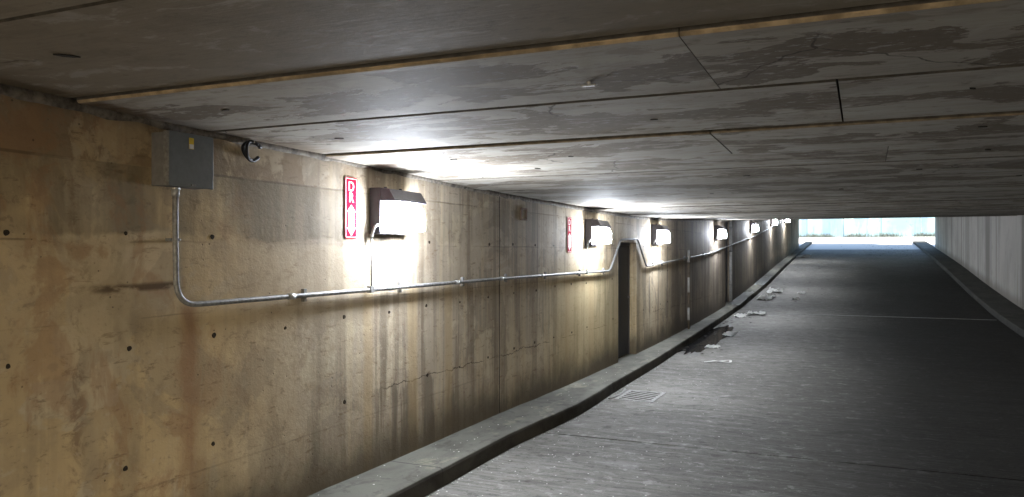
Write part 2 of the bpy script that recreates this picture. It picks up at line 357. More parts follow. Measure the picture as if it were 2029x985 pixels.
M = dict(
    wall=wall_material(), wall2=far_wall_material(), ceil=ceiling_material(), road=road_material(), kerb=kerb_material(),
    tan=plain('tan_slab_edge', (.40, .31, .195), .85, .2, 0, .4, 9),
    dkedge=plain('dark_slab_edge', (.12, .105, .085), .9, .2, 0, .3, 14),
    tan2=plain('dull_slab_edge', (.30, .24, .16), .85, .2, 0, .3, 14),
    soot=plain('dark_joint_filler', (.03, .026, .02), .9, .2, 0, .3, 12),
    mortar=plain('grey_bedding_mortar', (.15, .132, .11), .9, .2, 0, .5, 16),
    tie=plain('dark_tie_plug', (.03, .022, .015), .9, .2, 0, .4, 60),
    boxp=plain('grey_enamel', (.125, .14, .15), .42, .5, 0, .10, 25),
    boxs=plain('worn_grey_side', (.15, .15, .15), .5, .5, 0, .15, 22),
    zinc=plain('galvanised_steel', (.20, .20, .195), .58, .4, .3, .3, 35),
    shiny=plain('bright_zinc_fitting', (.40, .40, .39), .45, .5, .5, .2, 40),
    bronze=plain('dark_bronze_paint', (.028, .025, .034), .5, .4, 0, .2, 20),
    red=plain('red_sign_paint', (.40, .006, .025), .9, .02, 0, .08, 30),
    white=plain('white_sign_paint', (.82, .82, .80), .8, .1, 0, .04, 30),
    door=plain('blue_black_door_paint', (.010, .011, .016), .5, .4, 0, .25, 6),
    dframe=plain('dark_door_frame_paint', (.04, .04, .045), .5, .4, 0, .2, 9),
    rubber=plain('black_cable', (.018, .018, .02), .6, .3, 0, .2, 40),
    rust=plain('rusty_plate', (.13, .075, .045), .8, .3, 0, .35, 22),
    rustp=plain('pale_plate', (.26, .2, .14), .8, .3, 0, .25, 20),
    paper=plain('white_paper', (.58, .58, .56), .7, .2, 0, .08, 12),
    card=plain('grey_cardboard', (.40, .41, .40), .75, .2, 0, .18, 8),
    iron=plain('worn_cast_iron', (.20, .20, .19), .6, .3, .1, .3, 30),
    yellow=plain('yellow_sticker', (.72, .52, .03), .5, .4, 0, .1, 30),
    brownpipe=plain('brown_pipe_paint', (.085, .066, .048), .6, .3, 0, .25, 14),
    bandp=plain('pale_pipe_band', (.27, .265, .25), .6, .3, 0, .15, 14),
    leaf=plain('dry_leaf', (.028, .022, .016), .8, .2, 0, .4, 20),
    grit=plain('pale_grit', (.6, .59, .55), .8, .2, 0, .2, 20),
    grass=plain('rough_grass', (.045, .055, .05), .8, .2, 0, .35, 3),
    earth=plain('dry_earth', (.33, .27, .20), .9, .2, 0, .25, .6),
    pave=plain('pale_street_concrete', (.52, .50, .46), .85, .2, 0, .10, .7),
    fill=plain('embankment_concrete', (.36, .33, .29), .9, .2, 0, .15, 1),
)
def retaining_material():
    t = T('skylit_retaining_concrete', .85, .25)
    col = t.mix(t.step(t.noise(.5, .5, .25, 5, .6, .2), .38, .62), (.076, .13, .155), (.115, .174, .192))  # blue of open-sky shade put into the base colour
    col = t.mix(t.mul(t.step(t.noise(.9, .9, .10, 5, .6, .3, 4), .52, .62), .6), col, (.055, .09, .15))
    col = t.mix(t.mul(t.step(t.noise(.7, .7, .12, 5, .6, .3, 9), .54, .64), .7), col, (.21, .26, .25))
    col = t.mix(t.mul(t.step(t.noise(2.5, 2.5, 2, 7, .65, .3, 14), .60, .66), .6), col, (.05, .08, .075))
    t.color(col); return t.m
M['retain'] = retaining_material()
def lamp_glass():
    t = T('lit_lamp_glass', .3, .4); t.color((.8, .8, .8))
    t.b.inputs['Emission Color'].default_value = (.84, .90, 1, 1); t.b.inputs['Emission Strength'].default_value = LAMP_POWER
    return t.m
M['glow'] = lamp_glass()

# ---------------------------------------------------------------- tunnel walls
DOOR0, DOOR1, DOORZ = 12.29, 13.40, .163
REC0, REC1 = 23.1, 24.25
def wall_panel(bm, xf, sgn, y0, y1, zb, zt, depth=.40):
    """a wall panel: front face at xf looking into the tunnel, sides and back sgn*depth behind"""
    ys = frange(y0, y1, .25); nz = 12
    F = [[bm.verts.new((xf, y, zb(y)+(zt(y)-zb(y))*j/nz)) for j in range(nz+1)] for y in ys]
    B = [[bm.verts.new((xf+sgn*depth, y, zb(y)+(zt(y)-zb(y))*j/nz)) for j in (0, nz)] for y in ys]
    for i in range(len(ys)-1):
        for j in range(nz): bm.faces.new((F[i][j], F[i+1][j], F[i+1][j+1], F[i][j+1]))
        bm.faces.new((B[i][0], B[i][1], B[i+1][1], B[i+1][0]))
        bm.faces.new((F[i][nz], F[i+1][nz], B[i+1][1], B[i][1])); bm.faces.new((F[i][0], B[i][0], B[i+1][0], F[i+1][0]))
    for i in (0, -1): bm.faces.new(F[i] + [B[i][1], B[i][0]])
wb = lambda y: K(y) - .3
wt = lambda y: C(y) + .03
bm = bmesh.new()
wall_panel(bm, XL, -1, Y0, 7.746, wb, wt)
wall_panel(bm, XL, -1, 7.774, DOOR0, wb, wt)
wall_panel(bm, XL, -1, DOOR0+.0005, DOOR1-.0005, lambda y: DOORZ, wt)
wall_panel(bm, XL, -1, DOOR1, REC0, wb, wt)
wall_panel(bm, XL-.16, -1, REC0+.0005, REC1-.0005, wb, wt, .24)
wall_panel(bm, XL, -1, REC1, Y1, wb, wt)
LW = obj('tunnel_wall', bm, M['wall'])
set_attr(LW, 'height_above_base', lambda c: c.z-K(c.y)); set_attr(LW, 'depth_below_top', lambda c: C(c.y)-c.z)
tag(LW, 'stained tan concrete tunnel wall that carries the lamps and the conduit', 'wall')
bm = bmesh.new(); box(bm, XL-.14, XL-.003, 7.747, 7.773, -2.0, .68); obj('joint_filler', bm, M['soot'], LW)
# bedding mortar between wall and ceiling, lumpy
bm = bmesh.new()
ys = frange(Y0, Y1, .06); rings = []
for y in ys:
    if y > 25 and int(y*16) % 4: continue
    j = noise.noise(Vector((y*4, 1, 0)))*.014 + noise.noise(Vector((y*14, 2, 0)))*.009
    h = .055 + noise.noise(Vector((y*5, 9, 0)))*.02
    rings.append([bm.verts.new(p) for p in ((XL-.05, y, C(y)-h), (XL+.004+j*.6, y, C(y)-h+.006), (XL+.012+j, y, C(y)-h*.5), (XL+.004+j*.5, y, C(y)+.01), (XL-.05, y, C(y)+.012))])
for a, b in zip(rings, rings[1:]):
    for k in range(4): bm.faces.new((a[k], b[k], b[k+1], a[k+1]))
obj('mortar_joint', bm, M['mortar'], LW, True)
def plug_mesh():
    bm = bmesh.new(); n = 10
    r0 = [bm.verts.new((-.004, .021*math.cos(a)*(1+.15*math.sin(3*a)), .026*math.sin(a)*(1+.12*math.cos(2*a)))) for a in [2*math.pi*i/n for i in range(n)]]
    r1 = [bm.verts.new((.0035, v.co.y*.75, v.co.z*.75)) for v in r0]
    for i in range(n): bm.faces.new((r0[i], r0[(i+1) % n], r1[(i+1) % n], r1[i]))
    bm.faces.new(r1); return bm
first = None
for i in range(-3, 22):
    y = 2.37 + .64*i
    for z in (.095, -.53, -1.165):
        if 12.1 < y < 13.6 or abs(y-7.76) < .1 or random.random() < (.12 if y < 8 else .25): continue
        if z == .095 and (4.9 < y < 5.9 or 9.8 < y < 11.4): continue
        zz = z + (max(0, y-2.4)*.012 if z < 0 else 0) + random.uniform(-.012, .012)
        if first is None: first = o = obj('tie_hole', plug_mesh(), M['tie'], LW)
        else: o = first.copy(); link(o, LW)
        s_ = random.uniform(.5, .95); o.location = (XL, y+random.uniform(-.03, .03), zz); o.scale = (1, s_, s_); o.rotation_euler = (random.uniform(0, 6), 0, 0)
bm = bmesh.new(); wall_panel(bm, XR, 1, Y0, Y1, wb, wt)
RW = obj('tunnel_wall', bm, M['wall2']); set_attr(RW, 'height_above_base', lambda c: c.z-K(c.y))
tag(RW, 'pale grey concrete wall with dark vertical streaks across the road from the lamps', 'wall')

# ---------------------------------------------------------------- ceiling of precast slabs
joints = [Y0-.6 + .93*i for i in range(7)] + [1.72, 2.70, 3.60, 4.69, 5.60, 6.40, 7.32, 8.24]
while joints[-1] < Y1+.3: joints.append(joints[-1] + .93)
joints = sorted(j for j in joints if not (1.2 < j < 1.7))
offs = {1.72: .006, 2.70: -.010, 3.60: -.012, 4.69: -.028, 5.60: -.018, 6.40: -.022}
cuts = {2.70: [-.58, 2.4], 3.60: [-.10], 4.69: [-.82], 5.60: [.15], 1.72: [2.9]}
bm = bmesh.new()
la, ls = bm.verts.layers.float.new('across_slab'), bm.verts.layers.float.new('slab_seed')
rg = random.Random(3)
for si, (a, b) in enumerate(zip(joints, joints[1:])):
    key = min(offs, key=lambda q: abs(q-a)); of = offs[key] if abs(key-a) < .02 else rg.uniform(-.012, .012)
    g = .018 if a in (1.72, 2.70) else .011; g2 = .018 if b in (1.72, 2.70) else .011
    cc = next((v for k, v in cuts.items() if abs(k-a) < .02), [rg.uniform(-2.5, 3)] if rg.random() < .5 else [])
    xs = [XL-.35] + sorted(cc) + [XR+.35]
    for x0, x1 in zip(xs, xs[1:]):
        cw = .0045 if a in (3.60, 4.69) else .002; xa, xb = x0+(cw if x0 > XL-.3 else 0), x1-(cw if x1 < XR+.3 else 0)
        nx = max(2, round((xb-xa)/.5)); bv = .009; y0, y1 = a+g, b-g2
        rows = [(y0, .25), (y0, .015), (y0, bv), (y0+bv, 0), ((y0+y1)/2, 0), (y1-bv, 0), (y1, bv), (y1, .25)]
        grid = []
        for yy, dz in rows:
            r_ = []
            for i in range(nx+1):
                xx = xa+(xb-xa)*i/nx
                wob = .0035*noise.noise(Vector((xx*5, yy*3, si)))
                v = bm.verts.new((xx, yy + (wob if dz in (0, bv) else 0), C(yy)+of+dz)); v[la] = (yy-y0)/(y1-y0); v[ls] = si*1.37+len(xs)*x0*.11
                r_.append(v)
            grid.append(r_)
        for j in range(len(rows)-1):
            for i in range(nx):
                f = bm.faces.new((grid[j][i], grid[j][i+1], grid[j+1][i+1], grid[j+1][i])); f.material_index = 0 if 2 < j < 5 else (1 if a == 2.70 and 0 < j < 3 else (3 if a == 4.69 and j == 2 else 2))
        for e in (0, nx):
            f = bm.faces.new([grid[j][e] for j in range(len(rows))]); f.material_index = 2
CE = struct(obj('ceiling', bm, [M['ceil'], M['tan'], M['dkedge'], M['tan2']]))
bm = bmesh.new()
for a, b in zip(frange(Y0-.5, Y1+.2, 1), frange(Y0-.5, Y1+.2, 1)[1:]):
    q = [bm.verts.new(p) for p in ((XL-.5, a, C(a)+.12), (XR+.5, a, C(a)+.12), (XR+.5, b, C(b)+.12), (XL-.5, b, C(b)+.12))]; bm.faces.new(q)
obj('joint_filler', bm, M['soot'], CE)
# cast-in lifting inserts: dark lozenges, one with a bright bolt
def lozenge(r, t):
    bm = bmesh.new(); prism(bm, [(-r, 0), (-r*.3, .018), (r*.5, .016), (r, 0), (r*.3, -.018), (-r*.5, -.014)], 'z', 0, t); return bm
lz = None
for x, y in ((-2.86, 2.12), (.44, 3.98), (.6, 5.0), (-1.03, 4.2), (-3.01, 3.12), (-3.02, 4.1), (-2.76, 5.14), (-1.9, 5.3), (.75, 6.0), (-.9, 6.9), (.4, 6.9), (-2.4, 5.9), (1.2, 7.8), (-1.5, 8.7), (-.2, 8.6)):
    o = obj('lifting_insert', lozenge(.05, .006), M['soot'], CE) if lz is None else link(lz.copy(), CE)
    lz = lz or o
    key = max(j for j in joints if j <= y); of = next((v for k, v in offs.items() if abs(k-key) < .02), -.005)
    o.location = (x, y, C(y)+of-.005); o.rotation_euler = (0, 0, R(25)+random.uniform(-.5, .5)); s_ = .95 if y < 3 else random.uniform(.35, .6); o.scale = (s_, s_, 1)
bm = bmesh.new(); tube(bm, [(-1.08, 3.24, .76), (-1.08, 3.24, .715)], .012, 8); box(bm, -1.11, -1.05, 3.225, 3.255, .716, .722, .002); obj('anchor_bolt', bm, M['shiny'], CE)

# ---------------------------------------------------------------- road, kerbs, ground outside
def strip_rows(bm, ys, profile, layer=None):
    grid = []
    for y in ys:
        r_ = []
        for q in profile(y):
            v = bm.verts.new((q[0], y, q[1]))
            if layer: v[layer] = q[2]
            r_.append(v)
        grid.append(r_)
    for a, b in zip(grid, grid[1:]):
        for k in range(len(a)-1): bm.faces.new((a[k], a[k+1], b[k+1], b[k]))
    return grid
JA, JB = 7.72, 22.9                     # transverse joints in the road slab
def road_prof(y): return [(-3.45 + 7.05*i/70, road_z(y)) for i in range(71)]
bm = bmesh.new()
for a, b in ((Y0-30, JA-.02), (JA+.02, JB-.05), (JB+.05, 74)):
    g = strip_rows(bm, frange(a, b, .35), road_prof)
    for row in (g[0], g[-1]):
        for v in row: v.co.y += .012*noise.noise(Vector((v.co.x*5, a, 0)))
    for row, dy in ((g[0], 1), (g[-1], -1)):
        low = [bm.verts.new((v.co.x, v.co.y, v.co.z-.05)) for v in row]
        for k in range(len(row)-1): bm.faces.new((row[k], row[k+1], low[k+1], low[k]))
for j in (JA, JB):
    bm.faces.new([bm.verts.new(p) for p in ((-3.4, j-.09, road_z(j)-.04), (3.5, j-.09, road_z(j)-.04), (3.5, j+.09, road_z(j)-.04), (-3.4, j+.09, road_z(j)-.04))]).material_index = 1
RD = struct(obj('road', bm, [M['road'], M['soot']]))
bm = bmesh.new()
box(bm, -3.02, 3.05, JB-.034, JB+.034, road_z(JB)-.02, road_z(JB)+.007, .005)
obj('expansion_joint', bm, M['zinc'], RD)
bm = bmesh.new(); up = bm.verts.layers.float.new('kerb_top')
def kl(y):
    e, k, r_ = EDGE(y)+.006*noise.noise(Vector((y*6, 0, 3))), K(y)+.004*noise.noise(Vector((y*2, 5, 0))), road_z(y)-.06
    return [(XL-.13, k+.002, 1), (e-.25, k, 1), (e-.03, k-.001, 1), (e-.008, k-.008, .93), (e, k-.03, .7), (e+.004, r_, 0)]
strip_rows(bm, frange(Y0-8, 60, .12), kl, up)
KL = struct(obj('kerb', bm, M['kerb']))
bm = bmesh.new(); up = bm.verts.layers.float.new('kerb_top')
def kr(y):
    k, r_ = K(y), road_z(y)-.06; e = 3.1 + .006*noise.noise(Vector((y*5, 8, 0)))
    return [(XR+.05, k, 1), (e+.2, k, 1), (e+.03, k-.001, 1), (e+.008, k-.008, .93), (e, k-.03, .7), (e-.004, r_, 0)][::-1]
strip_rows(bm, frange(Y0-8, 60, .2), kr, up)
struct(obj('kerb', bm, M['kerb']))

# street outside the far mouth and behind the camera, earth to the horizon
bm = bmesh.new()
def side_prof(x0, x1): return lambda y: [(x0, road_z(y)-.004), (x1, road_z(y)-.004)]
for x0, x1 in ((-60, -3.42), (3.58, 60)): strip_rows(bm, frange(Y1+.4, 74, 2), side_prof(x0, x1))
strip_rows(bm, frange(73.98, 84, 2), lambda y: [(-60, road_z(y)-.004), (60, road_z(y)-.004)])
for x0, x1 in ((-40, -3.42), (3.58, 40)): strip_rows(bm, frange(Y0-30, Y0-.4, 2), side_prof(x0, x1))
struct(obj('street', bm, M['pave']))
bm = bmesh.new()
def rect(x0, x1, y0, y1, z): bm.faces.new([bm.verts.new(p) for p in ((x0, y0, z), (x1, y0, z), (x1, y1, z), (x0, y1, z))])
rect(-900, 900, -900, Y0-30, -1.9); rect(-900, -40, Y0-30, Y0-.4, -1.9); rect(40, 900, Y0-30, Y0-.4, -1.9)
rect(-900, 900, 84, 1200, 1.72); rect(-900, -60, Y1, 84, 1.7); rect(60, 900, Y1, 84, 1.7)
struct(obj('ground', bm, M['earth']))
bm = bmesh.new()
box(bm, -900, XL-.405, Y0, Y1, -3.2, 4.3); box(bm, XR+.405, 900, Y0, Y1, -3.2, 4.3)
yy = frange(Y0, Y1, 2)
prism(bm, [(y, C(y)+.29) for y in yy] + [(Y1, 5.3), (Y1-.6, 5.3), (Y1-.6, 4.296), (Y0, 4.296)], 'x', XL-.404, XR+.404)  # unseen parapet at the far mouth, added to lengthen the shadow outside
struct(obj('embankment', bm, M['fill']))
# retaining wall across the far street, slightly oblique
RT = thing('retaining_wall', 'pale bluish weathered retaining wall across the street beyond the bright tunnel mouth', 'wall', (1.5, 79, 1.5))
RT.rotation_euler = (0, 0, R(-7))
bm = bmesh.new()
for i in range(-9, 9): box(bm, i*3.2+.02, i*3.2+3.18, 0, .5, -.8, 5.4, .02)
obj('wall_panel', bm, M['retain'], RT)
bm = bmesh.new(); box(bm, -29, 29, -.08, .58, 5.4, 5.65, .02); obj('coping', bm, M['retain'], RT)
bm = bmesh.new(); rg = random.Random(5)
ca, sa = math.cos(R(-7)), math.sin(R(-7))
for i in range(5200):
    u, v = rg.uniform(-16, 16), -rg.random()**2*1.6-.05
    if noise.noise(Vector((u*.7, v, 0))) < -.15: continue
    x, y = 1.5+u*ca-v*sa, 79+u*sa+v*ca
    h, wd, a = rg.uniform(.1, .5), rg.uniform(.015, .04), rg.uniform(0, 3.14); z = road_z(y)-.02
    dx, dy = math.cos(a)*wd, math.sin(a)*wd; bx, by = rg.uniform(-.15, .15), rg.uniform(-.15, .15)
    bm.faces.new([bm.verts.new(p) for p in ((x-dx, y-dy, z), (x+dx, y+dy, z), (x+bx, y+by, z+h))])
stuff(obj('grass', bm, M['grass'], recalc=False))

# ---------------------------------------------------------------- steel door in its recess
DR = thing('steel_door', 'dark blue-black steel door recessed in the tan wall under the stepped conduit', 'door', (XL-.13, DOOR0, K(12.8)))
H = DOORZ-K(12.8); W = DOOR1-DOOR0
bm = bmesh.new(); box(bm, -.045, 0, .055, W-.055, .012, H-.055, .003); obj('leaf', bm, M['door'], DR)
bm = bmesh.new()
box(bm, -.06, .012, .002, .05, 0, H-.052); box(bm, -.06, .012, W-.05, W-.002, 0, H-.052); box(bm, -.06, .012, .002, W-.002, H-.05, H-.003)
obj('frame', bm, M['dframe'], DR)
bm = bmesh.new(); tube(bm, [(0, W-.13, 1.0), (.05, W-.13, 1.0)], .011, 8); tube(bm, [(.05, W-.13, 1.0), (.05, W-.25, 1.0)], .010, 8); obj('handle', bm, M['dframe'], DR)
for z in (.25, 1.0, 1.6):
    bm = bmesh.new(); tube(bm, [(.014, .052, z), (.014, .052, z+.1)], .009, 8); obj('hinge', bm, M['dframe'], DR)

# ---------------------------------------------------------------- junction box, conduit
JX = thing('junction_box', 'grey metal junction box with a yellow sticker high on the tan wall', 'electrical box', (XL, 3.17, .366))
bm = bmesh.new(); box(bm, .001, .128, .004, .316, .004, .297, .004); obj('enclosure', bm, M['boxs'], JX)
bm = bmesh.new(); box(bm, .129, .142, 0, .32, 0, .301, .004); box(bm, .110, .1285, -.003, .0035, .002, .299, .001); obj('cover', bm, M['boxp'], JX)
bm = bmesh.new(); box(bm, .104, .1425, -.0065, -.0032, .001, .30, .001); obj('cover_flange', bm, M['zinc'], JX)
bm = bmesh.new(); box(bm, .142, .1432, .137, .171, .215, .278, 0, 0)
st_ = obj('warning_sticker', bm, M['yellow'], JX)
bm = bmesh.new(); box(bm, .1433, .1439, .139, .169, .217, .242); obj('sticker_text_panel', bm, M['white'], st_)
bm = bmesh.new(); box(bm, .142, .150, .15, .18, .006, .018, .002); obj('latch', bm, M['zinc'], JX)
r = .0165
d = XL+.036
CPTS = [(XL+.062, 3.285, .36), (XL+.062, 3.285, .20), (d, 3.31, .05), (d, 3.315, -.305), (d, 5.07, -.298), (d, 7.69, -.283), (d, 11.72, -.285), (d, 12.30, .205), (d, 13.36, .235), (d, 13.95, -.25), (d, 20.13, -.038), (d, 23.35, .175), (d, 30.48, .657), (d, 38.03, 1.321), (d, 43.5, 1.76)]
def rp(pts):
    out = round_path(pts[:3], .06) [:-1] + round_path([pts[2], pts[3], pts[4]], .22, 12)[1:-1]
    return out + round_path(pts[4:], .10)
CD = thing('conduit', 'long galvanised conduit running from the junction box along the lamp wall', 'conduit', (0, 0, 0))
bm = bmesh.new(); tube(bm, rp(CPTS), r, 12); obj('pipe', bm, M['zinc'], CD, True)
bm = bmesh.new(); tube(bm, [(XL+.062, 3.285, .366), (XL+.062, 3.285, .352)], .026, 8); tube(bm, [(XL+.062, 3.285, .352), (XL+.062, 3.285, .315)], .0215, 12); obj('box_connector', bm, M['shiny'], CD, True)
bm = bmesh.new(); tube(bm, [(d+.012, 3.306, .075), (d+.012, 3.308, .065)], .024, 10); box(bm, XL, d, 3.27, 3.34, .062, .080, .002); obj('strap', bm, M['zinc'], CD)
for yb in (4.3, 5.55, 6.7, 7.72, 8.9, 10.2, 11.3, 15.1, 17.2, 19.5):
    zz = None
    for a, b in zip(CPTS[3:], CPTS[4:]):
        if a[1] <= yb <= b[1]: zz = a[2]+(b[2]-a[2])*(yb-a[1])/(b[1]-a[1])
    bm = bmesh.new(); tube(bm, [(d, yb-.03, zz), (d, yb+.03, zz)], .0215, 12); obj('coupling', bm, M['shiny'] if yb < 9 else M['zinc'], CD, True)
    bm = bmesh.new(); box(bm, XL-.001, d-.01, yb+.15, yb+.18, zz-.045, zz+.045, .002); obj('strap', bm, M['zinc'], CD)

# ---------------------------------------------------------------- wall lamps
LW_, LH_ = .50, .37
def make_lamp():
    root = thing('wall_lamp', '', 'lamp', (0, 0, 0), 'wall lamps along the tunnel')
    hs = bmesh.new()
    box(hs, .002, .105, 0, LW_, 0, LH_, .006)
    prism(hs, [(.1055, LH_-.004), (.185, LH_-.014), (.240, LH_-.100), (.240, LH_-.110), (.1055, LH_-.106)], 'y', .004, LW_-.004)   # the hood over the glass
    prism(hs, [(.105, .004), (.150, .004), (.150, .014), (.105, .018)], 'y', .10, .30)                            # bottom catch
    obj('housing', hs, M['bronze'], root)
    gl = bmesh.new(); n = 16
    prof = [(0, .027)] + [(LW_/2 - (LW_/2-.02)*math.cos(math.pi*i/n), .125 + .135*math.sin(math.pi*i/n)**.75) for i in range(n+1)] + [(LW_-.02, .027)]
    prof[0] = (.02, .027)
    rings = []
    for dd, sh in ((.1055, 1), (.20, .99), (.245, .93), (.258, .80)):
        cx_, cz_ = LW_/2, .14
        rings.append([gl.verts.new((dd, cx_+(u-cx_)*sh, cz_+(v-cz_)*sh)) for u, v in prof])
    m = len(prof)
    for a, b in zip(rings, rings[1:]):
        for k in range(m): gl.faces.new((a[k], a[(k+1) % m], b[(k+1) % m], b[k]))
    gl.faces.new(rings[-1]); gl.faces.new(rings[0][::-1])
    obj('glass', gl, M['glow'], root)
    for u in (.13, .36):
        b_ = bmesh.new(); tube(b_, [(.07, u, LH_-.001), (.07, u, LH_+.014)], .013, 8); obj('hood_bolt', b_, M['bronze'], root)
    b_ = bmesh.new(); tube(b_, round_path([(.09, -.005, .075), (.075, -.028, .06), (.05, -.03, .0), (.045, -.03, -.03)], .02), .012, 10); obj('conduit_elbow', b_, M['zinc'], root, True)
    return root
lamp = make_lamp()
LAMPS = [(5.28, .145, 'nearest and largest wall lamp, glowing beside the red sign with white DR letters'),
         (10.62, .10, 'second wall lamp from the camera, glowing beside the smaller farther red sign'),
         (14.45, .150, 'lamp just past the recessed dark steel door, above the conduit dip'),
         (21.2, .345, 'lamp before the downpipe recess, past the white-banded pipe'),
         (28.3, .70, 'small distant lamp just past the recess with the downpipe'),
         (35.0, 1.15, 'tiny bright lamp close under the ceiling, last clearly lit disc before the mouth'),
         (41.2, 1.47, 'farthest faint lamp on the wall close to the bright tunnel mouth')]
def conduit_z(yb):
    for a, b in zip(CPTS[3:], CPTS[4:]):
        if a[1] <= yb <= b[1]: return a[2]+(b[2]-a[2])*(yb-a[1])/(b[1]-a[1])
for i, (y, z, lab) in enumerate(LAMPS):
    o = lamp if i == 0 else copy_tree(lamp)
    o.location = (XL, y, z); o['label'] = lab
    zc = conduit_z(y-.03)
    if z-.03-zc > .02:
        t_ = thing('drop_conduit', ['thin drop conduit under the nearest lamp', 'thin drop conduit under the second lamp', 'thin drop conduit under the lamp past the steel door', 'thin drop conduit under the lamp before the downpipe recess', 'thin drop conduit under the distant lamp past the downpipe', 'short drop conduit under the tiny lamp close to the ceiling', 'short drop conduit under the farthest faint lamp'][i] + ' down to the main conduit', 'conduit', (XL+.045, y-.03, zc), 'drop conduits under the lamps')
        bm = bmesh.new(); tube(bm, [(0, 0, .012), (-.006, .006, (z-.03-zc)*.5), (0, 0, z-.032-zc)],   .0075, 8); obj('pipe', bm, M['zinc'], t_, True)
        bm = bmesh.new(); box(bm, -.026, .014, -.026, .026, -.024, .03, .004); obj('tee_fitting', bm, M['zinc'], t_)

# ---------------------------------------------------------------- red signs
def rrect(w_, h_, rad, n=5):
    pts = []
    for cx_, cz_, a0 in ((w_-rad, h_-rad, 0), (rad, h_-rad, 90), (rad, rad, 180), (w_-rad, rad, 270)):
        pts += [(cx_+rad*math.cos(R(a0+90*i/n)), cz_+rad*math.sin(R(a0+90*i/n))) for i in range(n+1)]
    return pts
def make_sign():
    root = thing('wall_sign', '', 'sign', (0, 0, 0), 'red signs beside the lamps')
    w_, h_ = .16, .47
    bm = bmesh.new(); prism(bm, rrect(w_, h_, .02), 'x', .006, .009); obj('plate', bm, M['red'], root)
    bm = bmesh.new()                                                   # white border line
    o1, o2 = rrect(w_-.016, h_-.016, .014), rrect(w_-.026, h_-.026, .010)
    a = [bm.verts.new((.0095, u+.008, v+.008)) for u, v in o1]; b = [bm.verts.new((.0095, u+.013, v+.013)) for u, v in o2]
    for k in range(len(a)): bm.faces.new((a[k], a[(k+1) % len(a)], b[(k+1) % len(a)], b[k]))
    obj('border', bm, M['white'], root)
    for ch, zz in (('D', .365), ('R', .280)):
        cu = bpy.data.curves.new('letter', 'FONT'); cu.body = ch; cu.size = .105; cu.align_x = 'CENTER'; cu.extrude = .0006; cu.offset = .0008
        cu.materials.append(M['white'])
        tmp = bpy.data.objects.new('letter_curve', cu); me = bpy.data.meshes.new_from_object(tmp); bpy.data.objects.remove(tmp)
        me.name = 'letter'; o = link(bpy.data.objects.new('letter', me), root); o.location = (.0098, w_/2, zz); o.rotation_euler = (R(90), 0, R(90))
    hw, sh = .056, .041  # shaft widened so its white also stands for the glare-washed sign centre
    bm = bmesh.new(); prism(bm, [(.08, .260), (.08+hw, .205), (.08+sh, .205), (.08+sh, .085), (.08+hw, .085), (.08, .02), (.08-hw, .085), (.08-sh, .085), (.08-sh, .205), (.08-hw, .205)], 'x', .0092, .0102)
    obj('arrow', bm, M['white'], root)
    for zz in (.012, .458):
        bm = bmesh.new(); tube(bm, [(-.006, .08, zz), (.0105, .08, zz)], .004, 8); obj('screw', bm, M['zinc'], root)
    return root
sg = make_sign(); sg.location = (XL, 4.95, .105); sg['label'] = 'nearer narrow red sign with white letters DR and arrow, left of the nearest lamp'
s2 = copy_tree(sg); s2.location = (XL, 9.88, .0); s2['label'] = 'farther narrow red sign with white letters, left of the second lamp'

# ---------------------------------------------------------------- small fittings on the wall
bm = bmesh.new()
tube(bm, [(XL+.03+.01*math.sin(a*2), 3.93+.078*math.cos(a), .645+.058*math.sin(a)) for a in [R(30+i*15) for i in range(21)]], .012, 8)
tube(bm, [(XL+.045+.01*math.cos(a*2), 3.925+.070*math.cos(a), .645+.062*math.sin(a)) for a in [R(50+i*15) for i in range(17)]], .010, 8)
ck = obj('cable_coil', bm, M['rubber'], None, True)
tag(ck, 'small black C-shaped cable coil on the wall beside the grey junction box', 'cable')
bm = bmesh.new(); tube(bm, [(XL-.01, 3.93, .70), (XL+.05, 3.93, .70), (XL+.05, 3.93, .715)], .005, 6); obj('hook', bm, M['zinc'], ck)
PL = thing('cover_plate', 'small rusty rectangular cover plate high on the wall past the vertical joint', 'plate', (XL, 8.32, .37))
bm = bmesh.new(); box(bm, .001, .006, .02, .16, .02, .125, .001); obj('plate', bm, M['rustp'], PL)
bm = bmesh.new(); box(bm, .001, .012, 0, .018, 0, .145); box(bm, .001, .012, .162, .18, 0, .145); box(bm, .001, .0125, .0185, .1615, 0, .018); box(bm, .001, .0125, .0185, .1615, .127, .145); obj('frame', bm, M['rust'], PL)
PP = thing('banded_pipe', 'brown vertical pipe with three pale bands standing against the dark wall', 'pipe', (XL+.06, 17.6, K(17.6)))
hz = .06-K(17.6)
bm = bmesh.new(); tube(bm, [(0, 0, -.01), (0, 0, hz-.02)], .026, 14); obj('shaft', bm, M['brownpipe'], PP, True)
for a, b in ((.056, -.223), (-.558, -.893), (-1.228, -1.507)):
    bm = bmesh.new(); tube(bm, [(0, 0, b-K(17.6)), (0, 0, a-K(17.6))], .0285, 14); obj('pale_band', bm, M['bandp'], PP, True)
AP = thing('recess_shade_panel', 'dark full-height panel added to stand for the shade in the wall recess beside the pale downpipe', 'panel', (XL-.155, REC0, K(23.6)))
bm = bmesh.new(); box(bm, 0, .05, .01, 1.03, .003, C(23.2)-K(23.6)-.03, .004); obj('leaf', bm, M['door'], AP)  # dark sheet added where the back of the recess lies in shade
bm = bmesh.new(); box(bm, .0505, .062, .02, .06, .01, C(23.2)-K(23.6)-.04, .002); box(bm, .0505, .062, .96, 1.02, .01, C(23.2)-K(23.6)-.04, .002); obj('frame', bm, M['dframe'], AP)
DP = thing('downpipe', 'pale downpipe standing at the edge of the dark full-height wall recess', 'pipe', (XL-.012, 24.17, K(24.1)))
bm = bmesh.new(); tube(bm, [(0, 0, -.01), (0, 0, C(24.1)-K(24.1)-.01)], .05, 14); obj('shaft', bm, M['bandp'], DP, True)
